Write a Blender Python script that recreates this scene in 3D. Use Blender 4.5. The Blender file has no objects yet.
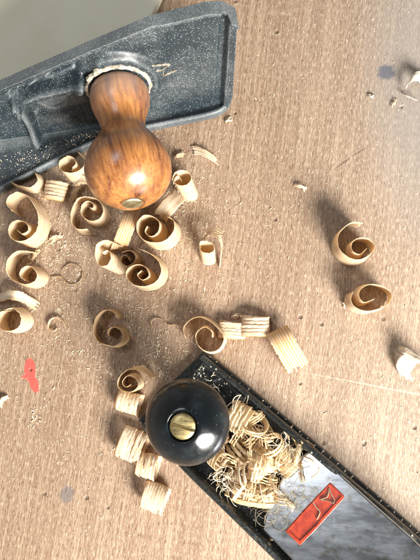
import bpy, bmesh, math, random
from mathutils import Vector, Matrix, noise
R = math.radians
MM = 0.001
scene = bpy.context.scene
COL = scene.collection

# ------------------------------------------------------------------ camera
H = 270.0            # camera height above the bench, mm
F = 535.0            # focal length in photo pixels
look = Vector((-50, 60, -F)).normalized()
CZ = -look
CX = (Vector((1, 0, 0)) - CZ * CZ.x).normalized()
CY = CZ.cross(CX)
CAM = Vector((0, 0, H))
def ray(px, py):
    return CX * (px - 210) + CY * (280 - py) - CZ * F
def P(px, py, z=0.0):                 # photo pixel -> point (mm) at height z
    d = ray(px, py)
    return CAM + d * ((H - z) / -d.z)
cam = bpy.data.cameras.new('camera'); co = bpy.data.objects.new('camera', cam); COL.objects.link(co)
cam.sensor_fit = 'VERTICAL'; cam.sensor_height = 24; cam.lens = 24 * F / 560
cam.clip_start = 0.005; cam.clip_end = 20
co.matrix_world = Matrix.Translation(CAM * MM) @ Matrix((CX, CY, CZ)).transposed().to_4x4()
scene.camera = co

# ------------------------------------------------------------------ node helpers
class NT:
    def __init__(s, name):
        s.m = bpy.data.materials.new(name); s.m.use_nodes = True
        s.t = s.m.node_tree; s.n = s.t.nodes; s.l = s.t.links; s.n.clear()
        s.out = s.n.new('ShaderNodeOutputMaterial')
    def new(s, typ, **kw):
        nd = s.n.new(typ)
        for k, v in kw.items():
            if hasattr(nd, k): setattr(nd, k, v)
        return nd
    def put(s, sock, v):
        if v is None: return
        if isinstance(v, bpy.types.NodeSocket): s.l.new(v, sock)
        elif isinstance(v, (tuple, list)) and len(v) == 3 and sock.type == 'RGBA': sock.default_value = (*v, 1)
        else: sock.default_value = v
    def math(s, op, a, b=None, c=None, clamp=False):
        nd = s.new('ShaderNodeMath', operation=op); nd.use_clamp = clamp
        s.put(nd.inputs[0], a); s.put(nd.inputs[1], b); s.put(nd.inputs[2], c); return nd.outputs[0]
    def mix(s, f, a, b, mode='MIX'):
        nd = s.new('ShaderNodeMix', data_type='RGBA', blend_type=mode)
        s.put(nd.inputs[0], f); s.put(nd.inputs[6], a); s.put(nd.inputs[7], b); return nd.outputs[2]
    def ramp(s, f, lo, hi, a=0.0, b=1.0):
        nd = s.new('ShaderNodeMapRange'); nd.interpolation_type = 'SMOOTHSTEP'
        s.put(nd.inputs[0], f); s.put(nd.inputs[1], lo); s.put(nd.inputs[2], hi); s.put(nd.inputs[3], a); s.put(nd.inputs[4], b)
        return nd.outputs[0]
    def coord(s, kind='Object'):
        return s.new('ShaderNodeTexCoord').outputs[kind]
    def map(s, v, loc=(0,0,0), rot=(0,0,0), scale=(1,1,1), typ='POINT'):
        nd = s.new('ShaderNodeMapping', vector_type=typ); s.put(nd.inputs[0], v)
        nd.inputs[1].default_value = loc; nd.inputs[2].default_value = rot; nd.inputs[3].default_value = scale
        return nd.outputs[0]
    def noise(s, v, scale, detail=2, rough=.5, dist=0):
        nd = s.new('ShaderNodeTexNoise'); s.put(nd.inputs['Vector'], v)
        nd.inputs['Scale'].default_value = scale; nd.inputs['Detail'].default_value = detail
        nd.inputs['Roughness'].default_value = rough; nd.inputs['Distortion'].default_value = dist
        return nd.outputs[0]
    def bump(s, h, strength, dist, normal=None):
        nd = s.new('ShaderNodeBump'); s.put(nd.inputs['Height'], h)
        nd.inputs['Strength'].default_value = strength; nd.inputs['Distance'].default_value = dist
        if normal: s.put(nd.inputs['Normal'], normal)
        return nd.outputs[0]
    def bsdf(s, color, rough=.5, metal=0., coat=0., normal=None, spec=.5, coat_rough=.05):
        nd = s.new('ShaderNodeBsdfPrincipled')
        s.put(nd.inputs['Base Color'], color); s.put(nd.inputs['Roughness'], rough); s.put(nd.inputs['Metallic'], metal)
        nd.inputs['Coat Weight'].default_value = coat; nd.inputs['Coat Roughness'].default_value = coat_rough
        nd.inputs['Specular IOR Level'].default_value = spec
        if normal: s.put(nd.inputs['Normal'], normal)
        return nd.outputs[0]
    def done(s, sh):
        s.l.new(sh, s.out.inputs['Surface']); return s.m

def sep(t, v):
    nd = t.new('ShaderNodeSeparateXYZ'); t.put(nd.inputs[0], v); return nd.outputs

# ------------------------------------------------------------------ materials
def mat_bench():
    t = NT('bench_wood'); c = t.coord('Object')
    big = t.noise(c, 5, 3)
    # gentle waviness of the grain
    wob = t.new('ShaderNodeVectorMath', operation='MULTIPLY_ADD')
    nz = t.new('ShaderNodeTexNoise'); t.put(nz.inputs['Vector'], c); nz.inputs['Scale'].default_value = 9
    t.put(wob.inputs[0], nz.outputs['Color']); wob.inputs[1].default_value = (.006, 0, 0); t.put(wob.inputs[2], c)
    g = t.map(wob.outputs[0], rot=(0, 0, R(7)))
    fine = t.noise(t.map(g, scale=(2100, 330, 1)), 1, 3, .7)
    mid = t.noise(t.map(g, scale=(520, 45, 1)), 1, 4, .65)
    wide = t.noise(t.map(g, scale=(55, 5, 1)), 1, 3, .55)
    longg = t.noise(t.map(g, scale=(800, 14, 1)), 1, 3, .6)
    pores = t.noise(t.map(g, scale=(1600, 260, 1)), 1, 2, .7)
    col = t.mix(t.ramp(wide, .25, .75), (.270, .185, .125), (.375, .270, .192))
    col = t.mix(t.ramp(mid, .35, .65), t.mix(.33, col, (.20, .115, .065)), col)
    col = t.mix(t.ramp(longg, .34, .58, .5, 0), col, (.19, .105, .06))
    col = t.mix(t.ramp(longg, .5, .72, 0, .35), col, (.56, .43, .30))
    col = t.mix(t.ramp(fine, .50, .68, 0, .7), col, (.60, .48, .36))
    col = t.mix(t.ramp(pores, .33, .44, .85, 0), col, (.12, .065, .038))
    # worn greyish wood towards the far right corner
    s = sep(t, c)
    wn = t.math('ADD', s[0], t.math('MULTIPLY', t.math('SUBTRACT', big, .5), .12))
    worn = t.ramp(wn, -.02, .10, 0, .30)
    col = t.mix(worn, col, t.mix(t.ramp(fine, .35, .65), (.30, .26, .22), (.62, .56, .48)))
    corner = P(424, 78) * MM
    dx = t.math('SUBTRACT', s[0], corner.x); dy = t.math('SUBTRACT', s[1], corner.y)
    dd = t.math('SQRT', t.math('ADD', t.math('MULTIPLY', dx, dx), t.math('MULTIPLY', t.math('MULTIPLY', dy, dy), .12)))
    dd = t.math('ADD', dd, t.math('MULTIPLY', t.math('SUBTRACT', mid, .5), .02))
    col = t.mix(t.ramp(dd, .008, .040, .55, 0), col, (.27, .265, .26))
    def blob(px, py, rx, ry, rot, color, amt, ns, nz_amt, edge=.12):
        nonlocal col
        q = P(px, py) * MM
        m = t.map(c, loc=(q.x, q.y, 0), rot=(0, 0, R(rot)), scale=(rx*MM, ry*MM, 1), typ='TEXTURE')
        sp = sep(t, m)
        d = t.math('SQRT', t.math('ADD', t.math('MULTIPLY', sp[0], sp[0]), t.math('MULTIPLY', sp[1], sp[1])))
        d = t.math('ADD', d, t.math('MULTIPLY', t.math('SUBTRACT', t.noise(c, ns, 4, .7), .5), nz_amt))
        d = t.math('ADD', d, t.math('MULTIPLY', t.math('SUBTRACT', fine, .5), nz_amt * .8))
        col = t.mix(t.ramp(d, 1 - edge, 1 + edge, amt, 0), col, color)
    blob(30, 370, 3.0, 6.0, 4, (.60, .085, .07), .9, 300, .45)
    blob(34, 384, 2.2, 4.6, 22, (.60, .085, .07), .9, 300, .5)
    blob(24, 377, 1.4, 1.0, 0, (.62, .085, .07), .7, 300, .6)
    blob(386, 72, 4.2, 4.0, 0, (.10, .11, .145), .85, 400, 1.3, .35)
    blob(67, 494, 3.4, 4.2, 0, (.12, .12, .14), .6, 400, .9, .35)
    blob(343, 163, 4.6, .28, 36, (.07, .05, .04), .85, 900, .9, .4)
    blob(359, 152, 5.2, .25, 30, (.09, .06, .05), .7, 900, 1.6, .4)
    # white scuff across the lower right
    blob(385, 388, 34, .35, -10, (.66, .58, .48), .4, 700, 3.0, .5)
    blob(385, 268, 20, .3, 24, (.16, .10, .07), .35, 700, 2.0, .5)
    # small dents
    v = t.new('ShaderNodeTexVoronoi'); v.feature = 'F1'; t.put(v.inputs['Vector'], c); v.inputs['Scale'].default_value = 95
    vr = sep(t, v.outputs['Color'])
    dent = t.math('MULTIPLY', t.ramp(v.outputs['Distance'], .05, .13, 1, 0), t.math('GREATER_THAN', vr[0], .72))
    col = t.mix(t.math('MULTIPLY', dent, .55), col, (.13, .085, .06))
    hgt = t.math('ADD', t.math('MULTIPLY', fine, .45), t.math('MULTIPLY', pores, .6))
    hgt = t.math('SUBTRACT', hgt, t.math('MULTIPLY', dent, 2.5))
    nrm = t.bump(hgt, .55, .0005)
    return t.done(t.bsdf(col, t.ramp(mid, .2, .8, .62, .48), normal=nrm, spec=.35))

def mat_iron(name, base, dust, amt, patch, rough=.42, sc=1.0, patch_scale=45, edge=.6):
    t = NT(name); c = t.coord('Object')
    n1 = t.noise(c, 1100 * sc, 3, .75); n2 = t.noise(c, patch_scale, 4, .65); n3 = t.noise(c, 420, 3, .6)
    v = t.new('ShaderNodeTexVoronoi'); t.put(v.inputs['Vector'], c); v.inputs['Scale'].default_value = 950 * sc
    vr = sep(t, v.outputs['Color'])
    grains = t.math('MULTIPLY', t.ramp(v.outputs['Distance'], .22, .42, 1, 0), t.math('LESS_THAN', vr[0], t.ramp(n2, .35, .68, amt * .35, amt)))
    film = t.math('MULTIPLY', t.ramp(n2, .40, .66), t.ramp(n1, .44, .60, .05, 1))
    geo = t.new('ShaderNodeNewGeometry'); up = sep(t, geo.outputs['Normal'])[2]
    film = t.math('MULTIPLY', film, t.ramp(up, -.1, .6, .35, 1))
    col = t.mix(t.math('MULTIPLY', film, patch), base, tuple(.6 * x for x in dust))
    col = t.mix(t.math('MULTIPLY', t.ramp(geo.outputs['Pointiness'], .505, .56, 0, edge), t.ramp(n1, .35, .6, .3, 1)), col, tuple(.8 * x for x in dust))
    col = t.mix(t.math('MULTIPLY', grains, .8), col, dust)
    rg = t.math('ADD', t.math('MULTIPLY', film, .35), rough, clamp=True)
    h = t.math('ADD', t.math('MULTIPLY', n3, 1.0), t.math('MULTIPLY', grains, .6))
    return t.done(t.bsdf(col, rg, coat=.15, normal=t.bump(h, .35, .0005), coat_rough=.25))

def mat_rosewood():
    t = NT('knob_wood'); c = t.coord('Object')
    w = t.new('ShaderNodeVectorMath', operation='MULTIPLY_ADD')
    nz = t.new('ShaderNodeTexNoise'); t.put(nz.inputs['Vector'], t.map(c, scale=(1, 1, .5))); nz.inputs['Scale'].default_value = 55; nz.inputs['Detail'].default_value = 2
    t.put(w.inputs[0], nz.outputs['Color']); w.inputs[1].default_value = (.007, .007, .004); t.put(w.inputs[2], c)
    m = t.map(w.outputs[0], rot=(R(6), R(-9), R(20)))
    bands = t.noise(t.map(m, scale=(210, 90, 9)), 1, 3, .55)
    lines = t.noise(t.map(m, scale=(800, 500, 22)), 1, 3, .6)
    pores = t.noise(t.map(c, rot=(R(6), R(-9), 0), scale=(2200, 2200, 130)), 1, 2, .6)
    col = t.mix(t.ramp(bands, .30, .66), (.15, .045, .015), (.45, .195, .055))
    col = t.mix(t.ramp(bands, .33, .44, .9, 0), col, (.035, .011, .006))
    col = t.mix(t.ramp(lines, .35, .6, .55, 0), col, (.16, .05, .018))
    col = t.mix(t.ramp(pores, .28, .40, .6, 0), col, (.06, .02, .01))
    dust = t.noise(c, 1400, 2); dm = t.noise(c, 60, 3)
    s = sep(t, c)
    df = t.math('MULTIPLY', t.ramp(dust, .56, .68), t.ramp(dm, .35, .65, .15, .6))
    basedust = t.math('MULTIPLY', t.ramp(s[2], .024, .004), t.ramp(dm, .3, .6, .15, .5))
    col = t.mix(t.math('MAXIMUM', t.math('MULTIPLY', df, .35), basedust), col, (.52, .38, .31))
    rg = t.math('ADD', t.math('MULTIPLY', basedust, .4), .33)
    return t.done(t.bsdf(col, rg, coat=.4, normal=t.bump(pores, .12, .0003), coat_rough=.22))

def mat_black_knob():
    t = NT('black_lacquer'); c = t.coord('Object')
    v = t.new('ShaderNodeTexVoronoi'); t.put(v.inputs['Vector'], c); v.inputs['Scale'].default_value = 1100
    vr = sep(t, v.outputs['Color'])
    g = t.math('MULTIPLY', t.ramp(v.outputs['Distance'], .12, .26, 1, 0), t.math('LESS_THAN', vr[0], t.ramp(t.noise(c, 70, 2), .4, .7, .03, .28)))
    n = t.noise(c, 130, 4, .6)
    col = t.mix(t.ramp(n, .45, .75, 0, .5), (.004, .006, .008), (.02, .03, .038))
    col = t.mix(t.math('MULTIPLY', g, .2), col, (.40, .43, .44))
    rg = t.math('ADD', t.ramp(n, .35, .7, .14, .28), t.math('MULTIPLY', g, .5))
    return t.done(t.bsdf(col, rg, coat=0., normal=t.bump(t.noise(c, 300, 3), .06, .0005), coat_rough=.05))

def mat_metal(name, color, rough, bump=.15, sc=(300, 300, 300), dirt=(.25, .18, .08), damt=.5):
    t = NT(name); c = t.coord('Object')
    n = t.noise(t.map(c, scale=sc), 1, 4, .6); d = t.noise(c, 260, 4, .65)
    col = t.mix(t.ramp(d, .48, .7, 0, damt), color, dirt)
    return t.done(t.bsdf(col, t.ramp(n, .3, .7, rough * .8, rough * 1.35), metal=1, normal=t.bump(n, bump, .0003)))

def mat_shaving(name, light, dark, trans=.38, stripes=1.0, ribs=0.):
    t = NT(name)
    uv = t.coord('UV'); oi = t.new('ShaderNodeObjectInfo')
    seed = t.new('ShaderNodeCombineXYZ'); t.put(seed.inputs[2], t.math('MULTIPLY', oi.outputs['Random'], 50))
    va = t.new('ShaderNodeVectorMath', operation='ADD'); t.put(va.inputs[0], uv); t.put(va.inputs[1], seed.outputs[0])
    lines = t.noise(t.map(va.outputs[0], scale=(.10, 2.3, 1)), 1, 2, .5)
    fibre = t.noise(t.map(va.outputs[0], scale=(.5, 9, 1)), 1, 3, .6)
    blot = t.noise(t.map(va.outputs[0], scale=(.25, .35, 1)), 1, 2)
    col = t.mix(t.ramp(lines, .40, .62, .9 * stripes, 0), light, dark)
    col = t.mix(t.ramp(fibre, .35, .65, .35, 0), col, dark)
    col = t.mix(t.ramp(blot, .45, .75, 0, .25), col, dark)
    col = t.mix(t.math('MULTIPLY', oi.outputs['Random'], .22), col, dark)
    if ribs:
        um = t.new('ShaderNodeUVMap'); um.uv_map = 'Across'
        tt = sep(t, um.outputs[0])[0]
        col = t.mix(t.ramp(tt, .0, .32, float(ribs), 0), col, dark)
    nrm = t.bump(t.math('ADD', fibre, t.math('MULTIPLY', lines, 1.5)), .35, .0004)
    b = t.bsdf(col, .55, normal=nrm, spec=.3)
    tr = t.new('ShaderNodeBsdfTranslucent'); t.put(tr.inputs[0], t.mix(.4, col, (.92, .60, .26))); t.put(tr.inputs['Normal'], nrm)
    mx = t.new('ShaderNodeMixShader'); mx.inputs[0].default_value = trans
    t.l.new(b, mx.inputs[1]); t.l.new(tr.outputs[0], mx.inputs[2])
    return t.done(mx.outputs[0])

def mat_plain(name, col, col2, rough, sc=200, bump=.1, coat=0.):
    t = NT(name); c = t.coord('Object'); n = t.noise(c, sc, 4, .6)
    return t.done(t.bsdf(t.mix(t.ramp(n, .35, .65), col, col2), rough, normal=t.bump(n, bump, .0004), coat=coat))

M = dict(
    bench=mat_bench(),
    cast=mat_iron('dusty_slate_enamel', (.018, .029, .038), (.56, .62, .65), .34, .62, .42, 2.6, 30, .28),
    castdark=mat_iron('black_japanning', (.005, .007, .008), (.50, .50, .44), .04, .05, .26, .8, 30, .04),
    knob=mat_rosewood(), black=mat_black_knob(),
    brass=mat_metal('brass', (.52, .42, .21), .42, .3, (120, 900, 120), (.20, .17, .09), .7),
    chrome=mat_metal('polished_steel', (.50, .53, .57), .22, .10, (60, 200, 60), (.26, .22, .14), .6),
    steel=mat_metal('worn_steel', (.64, .59, .42), .42),
    ring=mat_plain('chipped_cream_filler', (.62, .56, .46), (.20, .17, .13), .7, 420, .5),
    red=mat_plain('red_enamel', (.52, .065, .028), (.34, .035, .016), .3, 300, .2, .4),
    board=mat_plain('pale_board', (.74, .72, .58), (.80, .78, .66), .75, 26, .05),
    sh=mat_shaving('pale_shaving', (.98, .94, .83), (.76, .58, .35), .36, .6, .85),
    shs=mat_shaving('striped_shaving', (.98, .93, .80), (.68, .42, .16), .34, .45, True),
    sht=mat_shaving('tan_shaving', (.80, .66, .46), (.55, .38, .21), .3, 1, .4),
    shw=mat_shaving('bleached_shaving', (.78, .74, .67), (.58, .52, .44), .3, .6),
    shh=mat_shaving('ochre_shaving', (.96, .87, .65), (.78, .59, .32), .34, .7, True),
    dust=mat_plain('sawdust_flake', (.93, .84, .68), (.80, .66, .46), .8, 900, .1),
    fluff=mat_plain('grey_wood_dust', (.15, .125, .08), (.36, .31, .22), .9, 300, .3),
    dark=mat_plain('blackened_slot', (.02, .016, .01), (.05, .035, .02), .6),
)

# ------------------------------------------------------------------ object helpers
def finish(bm, name, m, parent=None, origin=None, smooth=None, mods=()):
    """bm is in mm, world coordinates; links ONE mesh object."""
    bmesh.ops.recalc_face_normals(bm, faces=bm.faces)
    if origin is None:
        origin = parent['_o'] if parent is not None else None
    if origin is None:
        xs = [v.co for v in bm.verts]
        origin = Vector((sum(v.x for v in xs) / len(xs), sum(v.y for v in xs) / len(xs), min(v.z for v in xs)))
    origin = Vector(origin)
    for v in bm.verts: v.co = (v.co - origin) * MM
    me = bpy.data.meshes.new(name); bm.to_mesh(me); bm.free()
    me.materials.append(m)
    if smooth is not None:
        for p in me.polygons: p.use_smooth = True
        if smooth < 180: me.set_sharp_from_angle(angle=R(smooth))
    o = bpy.data.objects.new(name, me); COL.objects.link(o)
    if parent is not None: o.parent = parent
    else: o.location = origin * MM
    for kind, kw in mods:
        md = o.modifiers.new(kind.lower(), kind)
        for k, v in kw.items(): setattr(md, k, v)
    return o
def thing(name, label, cat, loc, group=None):
    o = bpy.data.objects.new(name, None); COL.objects.link(o); o.empty_display_size = .01
    o.location = Vector(loc) * MM; o['_o'] = list(loc)
    tag(o, label, cat, group); return o
def tag(o, label, cat, group=None):
    o['label'] = label; o['category'] = cat
    if group: o['group'] = group
    return o
def child_origin(o, parent):
    o['_o'] = list(parent['_o']); return o

def slab(bm, pts, z0, z1):
    """prism from a list of Vector footprints; z0/z1 numbers"""
    lo = [bm.verts.new((p.x, p.y, z0 if not callable(z0) else z0(p))) for p in pts]
    hi = [bm.verts.new((p.x, p.y, z1 if not callable(z1) else z1(p))) for p in pts]
    n = len(pts)
    bm.faces.new(hi); bm.faces.new(lo[::-1])
    for i in range(n): bm.faces.new((lo[i], lo[(i+1) % n], hi[(i+1) % n], hi[i]))
def lathe(bm, prof, seg=64, mat=Matrix.Identity(4)):
    rings = []
    for s, r in prof:
        if r <= 1e-6: rings.append([bm.verts.new(mat @ Vector((0, 0, s)))]); continue
        rings.append([bm.verts.new(mat @ Vector((r*math.cos(2*math.pi*k/seg), r*math.sin(2*math.pi*k/seg), s))) for k in range(seg)])
    for a, b in zip(rings, rings[1:]):
        for k in range(seg):
            k2 = (k + 1) % seg
            if len(a) == 1 and len(b) == 1: continue
            if len(a) == 1: bm.faces.new((a[0], b[k], b[k2]))
            elif len(b) == 1: bm.faces.new((a[k], a[k2], b[0]))
            else: bm.faces.new((a[k], a[k2], b[k2], b[k]))
    if len(rings[0]) > 1: bm.faces.new(rings[0][::-1])
    if len(rings[-1]) > 1: bm.faces.new(rings[-1])
def catmull(pts, step):
    out = []; n = len(pts)
    for i in range(n - 1):
        p0 = pts[max(i-1, 0)]; p1 = pts[i]; p2 = pts[i+1]; p3 = pts[min(i+2, n-1)]
        k = max(2, int((p2 - p1).length / step))
        for j in range(k):
            t = j / k
            out.append(.5*((2*p1) + (p2-p0)*t + (2*p0-5*p1+4*p2-p3)*t*t + (3*p1-p0-3*p2+p3)*t**3))
    out.append(pts[-1].copy()); return out
def axis_matrix(origin, n, ref=Vector((0, 0, 1))):
    z = n.normalized(); x = ref.cross(z)
    if x.length < 1e-3: x = Vector((1, 0, 0))
    x.normalize(); y = z.cross(x)
    return Matrix.Translation(origin) @ Matrix((x, y, z)).transposed().to_4x4()

# ------------------------------------------------------------------ bench and background board
bm = bmesh.new()
slab(bm, [Vector((-420, -330, 0)), Vector((420, -330, 0)), Vector((420, 620, 0)), Vector((-420, 620, 0))], -30, 0)
o = finish(bm, 'bench_top', M['bench'], origin=(0, 0, 0)); o['kind'] = 'structure'
bm = bmesh.new()
slab(bm, [P(-120, 130), P(30, 90), P(120, 62), P(150, 30), P(190, -60), P(240, -170), P(-120, -170)], .15, 5.5)
o = finish(bm, 'pale_board', M['board'], smooth=30, mods=[('BEVEL', dict(width=.0008, segments=2))])
tag(o, 'smooth pale greenish board lying behind the grey plane at the top left', 'board')

# ------------------------------------------------------------------ plane 1: grey hand plane lying on its side
B = P(118, 82, 34); T = P(132.5, 205, 44)
N = (T - B).normalized(); KL = (T - B).length
V = (Vector((0, 0, 1)) - N * N.z).normalized(); U = V.cross(N)
if U.x < 0: U = -U
def on_plate(px, py, off=0.):
    d = ray(px, py); t = (B + N*off - CAM).dot(N) / d.dot(N); return CAM + d * t
g_origin = P(60, 150)
plane1 = thing('hand_plane', 'dusty slate grey metal hand plane lying on its side with a round wooden knob', 'hand plane', g_origin)
def lerp(a, b, t): return a + (b - a) * t
def sstep(a, b, x):
    t = min(1, max(0, (x - a) / (b - a))); return t*t*(3 - 2*t)
def polyx(pts, x):
    for a, b in zip(pts, pts[1:]):
        if x <= b[0]: return lerp(a[1], b[1], (x - a[0]) / (b[0] - a[0]))
    return pts[-1][1]
def segd(px, py, a, b):
    ax, ay = a; bx, by = b; dx, dy = bx-ax, by-ay
    t = max(0, min(1, ((px-ax)*dx + (py-ay)*dy) / (dx*dx+dy*dy)))
    return math.hypot(px-ax-t*dx, py-ay-t*dy)
def pathd(px, py, pts): return min(segd(px, py, a, b) for a, b in zip(pts, pts[1:]))
LO = [(-45, 147), (5, 140), (136, 122), (212, 111), (221, 107), (227, 101), (231, 92)]
UP = [(-45, 102), (5, 82), (85, 47), (150, 20), (205, 6), (222, 5), (236, 12)]
def relief(px, py, cs, ct):
    """inner relief of the casting in mm"""
    h = 0.
    dtop = cs['dtop']; dend = cs['dend']
    h += 3.2 * (1 - sstep(3, 7, dtop))                            # rim along the far edge
    h += 4.2 * (1 - sstep(7, 11, dend))                            # rim round the toe
    h += 1.6 * sstep(14, 18, dend) * (1 - sstep(60, 90, dend)) * .6
    # ribs and pocket at the frog end
    left = 1 - sstep(84, 100, px)
    h -= 3.6 * left * sstep(8, 13, dtop) * sstep(3, 16, polyx(LO, px) - py)
    h += 8.0 * (1 - sstep(2.0, 6.5, pathd(px, py, [(20, 99), (40, 92), (66, 86), (80, 80)])))
    h += 3.2 * (1 - sstep(1.0, 4.5, pathd(px, py, [(30, 83), (55, 77), (74, 68)])))
    h += 8.0 * (1 - sstep(1.5, 6.0, pathd(px, py, [(14, 98), (26, 116), (42, 146)])))
    h += 6.0 * (1 - sstep(1, 9, pathd(px, py, [(-45, 118), (10, 96)])))
    h -= 4.0 * (1 - sstep(.7, 1.0, math.hypot((px-52)/15, (py-104)/8)))
    h += 1.5 * (1 - sstep(4, 12, abs(py - polyx([(40, 122), (100, 106)], min(100, max(40, px)))))) * sstep(38, 50, px) * left
    q = on_plate(px, py) - B; rr = q.length
    h += 3.0 * (1 - sstep(17.5, 21.5, rr))                          # boss under the knob
    h += .25 * noise.noise(Vector((px*.12, py*.12, 0)))
    return h
bm = bmesh.new()
cols = []; NX, NY = 210, 72
def between(k):
    # columns run from the lower to the upper edge; crowd them round the toe corner
    x = lerp(-45, 231, k)
    xl = x; xu = lerp(-45, 236, k)
    return (xl, polyx(LO, xl)), (xu, polyx(UP, xu))
for i in range(NX + 1):
    k = 1 - (1 - i/NX)**1.15
    a, b = between(k); col = []
    for j in range(NY + 1):
        t = j / NY
        px, py = lerp(a[0], b[0], t), lerp(a[1], b[1], t)
        dtop = (py - polyx(UP, px)) * .93
        xr = lerp(236, 231, (py - 12) / 80)
        dend = min(xr - px, 40 + (233 - px))
        # rounded lower corner
        dend = min(dend, max(0, (xr - px)))
        cs = dict(dtop=dtop, dend=dend)
        col.append(bm.verts.new(on_plate(px, py) + N * relief(px, py, cs, t)))
    cols.append(col)
def setback(v, d): return bm.verts.new(v.co + N * (-d - (v.co - B).dot(N)))
JM = int(NY * .78)
back = [(setback(c[0], 3), setback(c[JM], 4.6), setback(c[-1], 2.2)) for c in cols]
for i in range(NX):
    for j in range(NY): bm.faces.new((cols[i][j], cols[i+1][j], cols[i+1][j+1], cols[i][j+1]))
    bm.faces.new((back[i][0], back[i+1][0], cols[i+1][0], cols[i][0]))
    bm.faces.new((cols[i][-1], cols[i+1][-1], back[i+1][2], back[i][2]))
    for q in (0, 1): bm.faces.new((back[i][q+1], back[i+1][q+1], back[i+1][q], back[i][q]))
bm.faces.new([v for v in cols[-1]] + [back[-1][2], back[-1][1], back[-1][0]])
bm.faces.new([v for v in cols[0][::-1]] + [back[0][0], back[0][1], back[0][2]])
finish(bm, 'sole_casting', M['cast'], plane1, smooth=50)

# cheek that lies on the bench (outer edge arched)
bm = bmesh.new()
outer = [(-45, 213), (5, 187), (28, 175.5), (50, 164), (72, 153), (92, 144), (108, 137), (128, 132), (150, 127.5), (175, 122.5), (200, 117.5), (212, 114.5), (222, 110.5), (229, 103), (232.5, 92)]
ZC = 5.0
po = catmull([P(x, y, ZC) for x, y in outer], 2.0)
rows = []
for i, p in enumerate(po):
    k = i / (len(po) - 1)
    # foot of the sole at this place
    q = lerp(on_plate(-45, 147), on_plate(230, 98), max(0, min(1, (p.x - po[0].x) / (po[-1].x - po[0].x))))
    q = Vector((q.x, q.y, 0)); inn = Vector((q.x, q.y, 0)) - N.xy.to_3d() * 3
    d = Vector((inn.x - p.x, inn.y - p.y, 0)); L = max(d.length, .1); d = d / L
    prof = [(0, 0.2), (-.2, 1.2), (0, 3.6), (.5, 4.7), (1.2, 5.1), (2.0, 5.0), (2.8, 4.2), (3.6, 3.4), (5.5, 3.3), (max(L*.7, 6), 3.6), (max(L, 7), 4.4), (max(L, 7), .2)]
    sc = min(1.0, L / 7.2)
    rows.append([bm.verts.new((p.x + d.x*a*sc, p.y + d.y*a*sc, z)) for a, z in prof])
for a, b in zip(rows, rows[1:]):
    m = len(a)
    for j in range(m): bm.faces.new((a[j], b[j], b[(j+1) % m], a[(j+1) % m]))
bm.faces.new(rows[0]); bm.faces.new(rows[-1][::-1])
finish(bm, 'cheek', M['cast'], plane1, smooth=60)

# cast mark: open arrowhead beside the knob
bm = bmesh.new()
def stroke(bm, pts3, w, h, nrm):
    for a, b in zip(pts3, pts3[1:]):
        d = (b - a).normalized(); s = nrm.cross(d).normalized() * w * .5
        a2 = a - d * w * .3; b2 = b + d * w * .3
        lo = [bm.verts.new(x) for x in (a2 - s, b2 - s, b2 + s, a2 + s)]
        hi = [bm.verts.new(x + nrm * h) for x in (a2 - s*.6, b2 - s*.6, b2 + s*.6, a2 + s*.6)]
        bm.faces.new(hi); bm.faces.new(lo[::-1])
        for i in range(4): bm.faces.new((lo[i], lo[(i+1) % 4], hi[(i+1) % 4], hi[i]))
for pl in ([(152, 65), (170, 63.5), (161, 69.5), (156, 70)], [(163, 75), (176, 69.5)], [(149, 66), (153, 69)], [(163, 71), (163, 75)]):
    stroke(bm, [on_plate(x, y, 1.0) for x, y in pl], .4, .8, N)
finish(bm, 'cast_mark', M['ring'], plane1)

# chipped ring under the knob
bm = bmesh.new()
AM = axis_matrix(B, N, Vector((0, 0, 1)))
random.seed(4)
seg = 96; rings = []
for s, r in ((2.5, 13.6), (3.5, 14.0), (4.2, 14.3), (4.2, 15.0), (3.6, 15.5), (2.4, 15.7)):
    rr = []
    for k in range(seg):
        a = 2*math.pi*k/seg
        j = noise.noise(Vector((math.cos(a)*5, math.sin(a)*5, s*.2))) * 1.1 + random.uniform(-.3, .3)
        rr.append(bm.verts.new(AM @ Vector(((r + (j if r > 15 else 0))*math.cos(a), (r + (j if r > 15 else 0))*math.sin(a), s + (j*.5 if s > 3 else 0)))))
    rings.append(rr)
for a, b in zip(rings, rings[1:] + rings[:1]):
    for k in range(seg): bm.faces.new((a[k], a[(k+1) % seg], b[(k+1) % seg], b[k]))
finish(bm, 'knob_ring', M['ring'], plane1, smooth=35)

def local_part(bm, name, m, parent, mat, smooth=60, mods=()):
    """bm in mm in its own axes; placed by the matrix mat (mm) under parent"""
    bmesh.ops.recalc_face_normals(bm, faces=bm.faces)
    for v in bm.verts: v.co = v.co * MM
    me = bpy.data.meshes.new(name); bm.to_mesh(me); bm.free(); me.materials.append(m)
    for p in me.polygons: p.use_smooth = True
    me.set_sharp_from_angle(angle=R(smooth))
    o = bpy.data.objects.new(name, me); COL.objects.link(o); o.parent = parent
    if mat is not None:
        mm = mat.copy(); po_ = Vector(parent['_o']); mm.translation = (mat.translation - po_) * MM
        o.matrix_local = mm
    for kind, kw in mods:
        md = o.modifiers.new(kind.lower(), kind)
        for k, v in kw.items(): setattr(md, k, v)
    return o
def smooth_profile(ctrl, step=.7):
    pts = catmull([Vector((a, b, 0)) for a, b in ctrl], step)
    return [(p.x, max(p.y, 0)) for p in pts]
bm = bmesh.new()
kp = smooth_profile([(2.6, 11.6), (3.6, 12.7), (6, 13.6), (9, 13.9), (13, 13.2), (18, 11.2), (22, 10.2), (25, 10.6), (29, 13.0), (34, 16.2), (39, 18.1), (43, 18.6), (48, 17.7), (52, 15.3), (55, 12.2), (57.4, 8.0), (58.0, 5.6)])
kp = [(s * KL / 58.6, r) for s, r in kp] + [(56.9 * KL / 58.6, 5.0), (56.9 * KL / 58.6, 0)]
kp = [(a, r * (1 + .045 * sstep(26, 40, a))) for a, r in kp]; lathe(bm, kp, 96)
knob1 = local_part(bm, 'wooden_knob', M['knob'], plane1, AM, 70)
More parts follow.
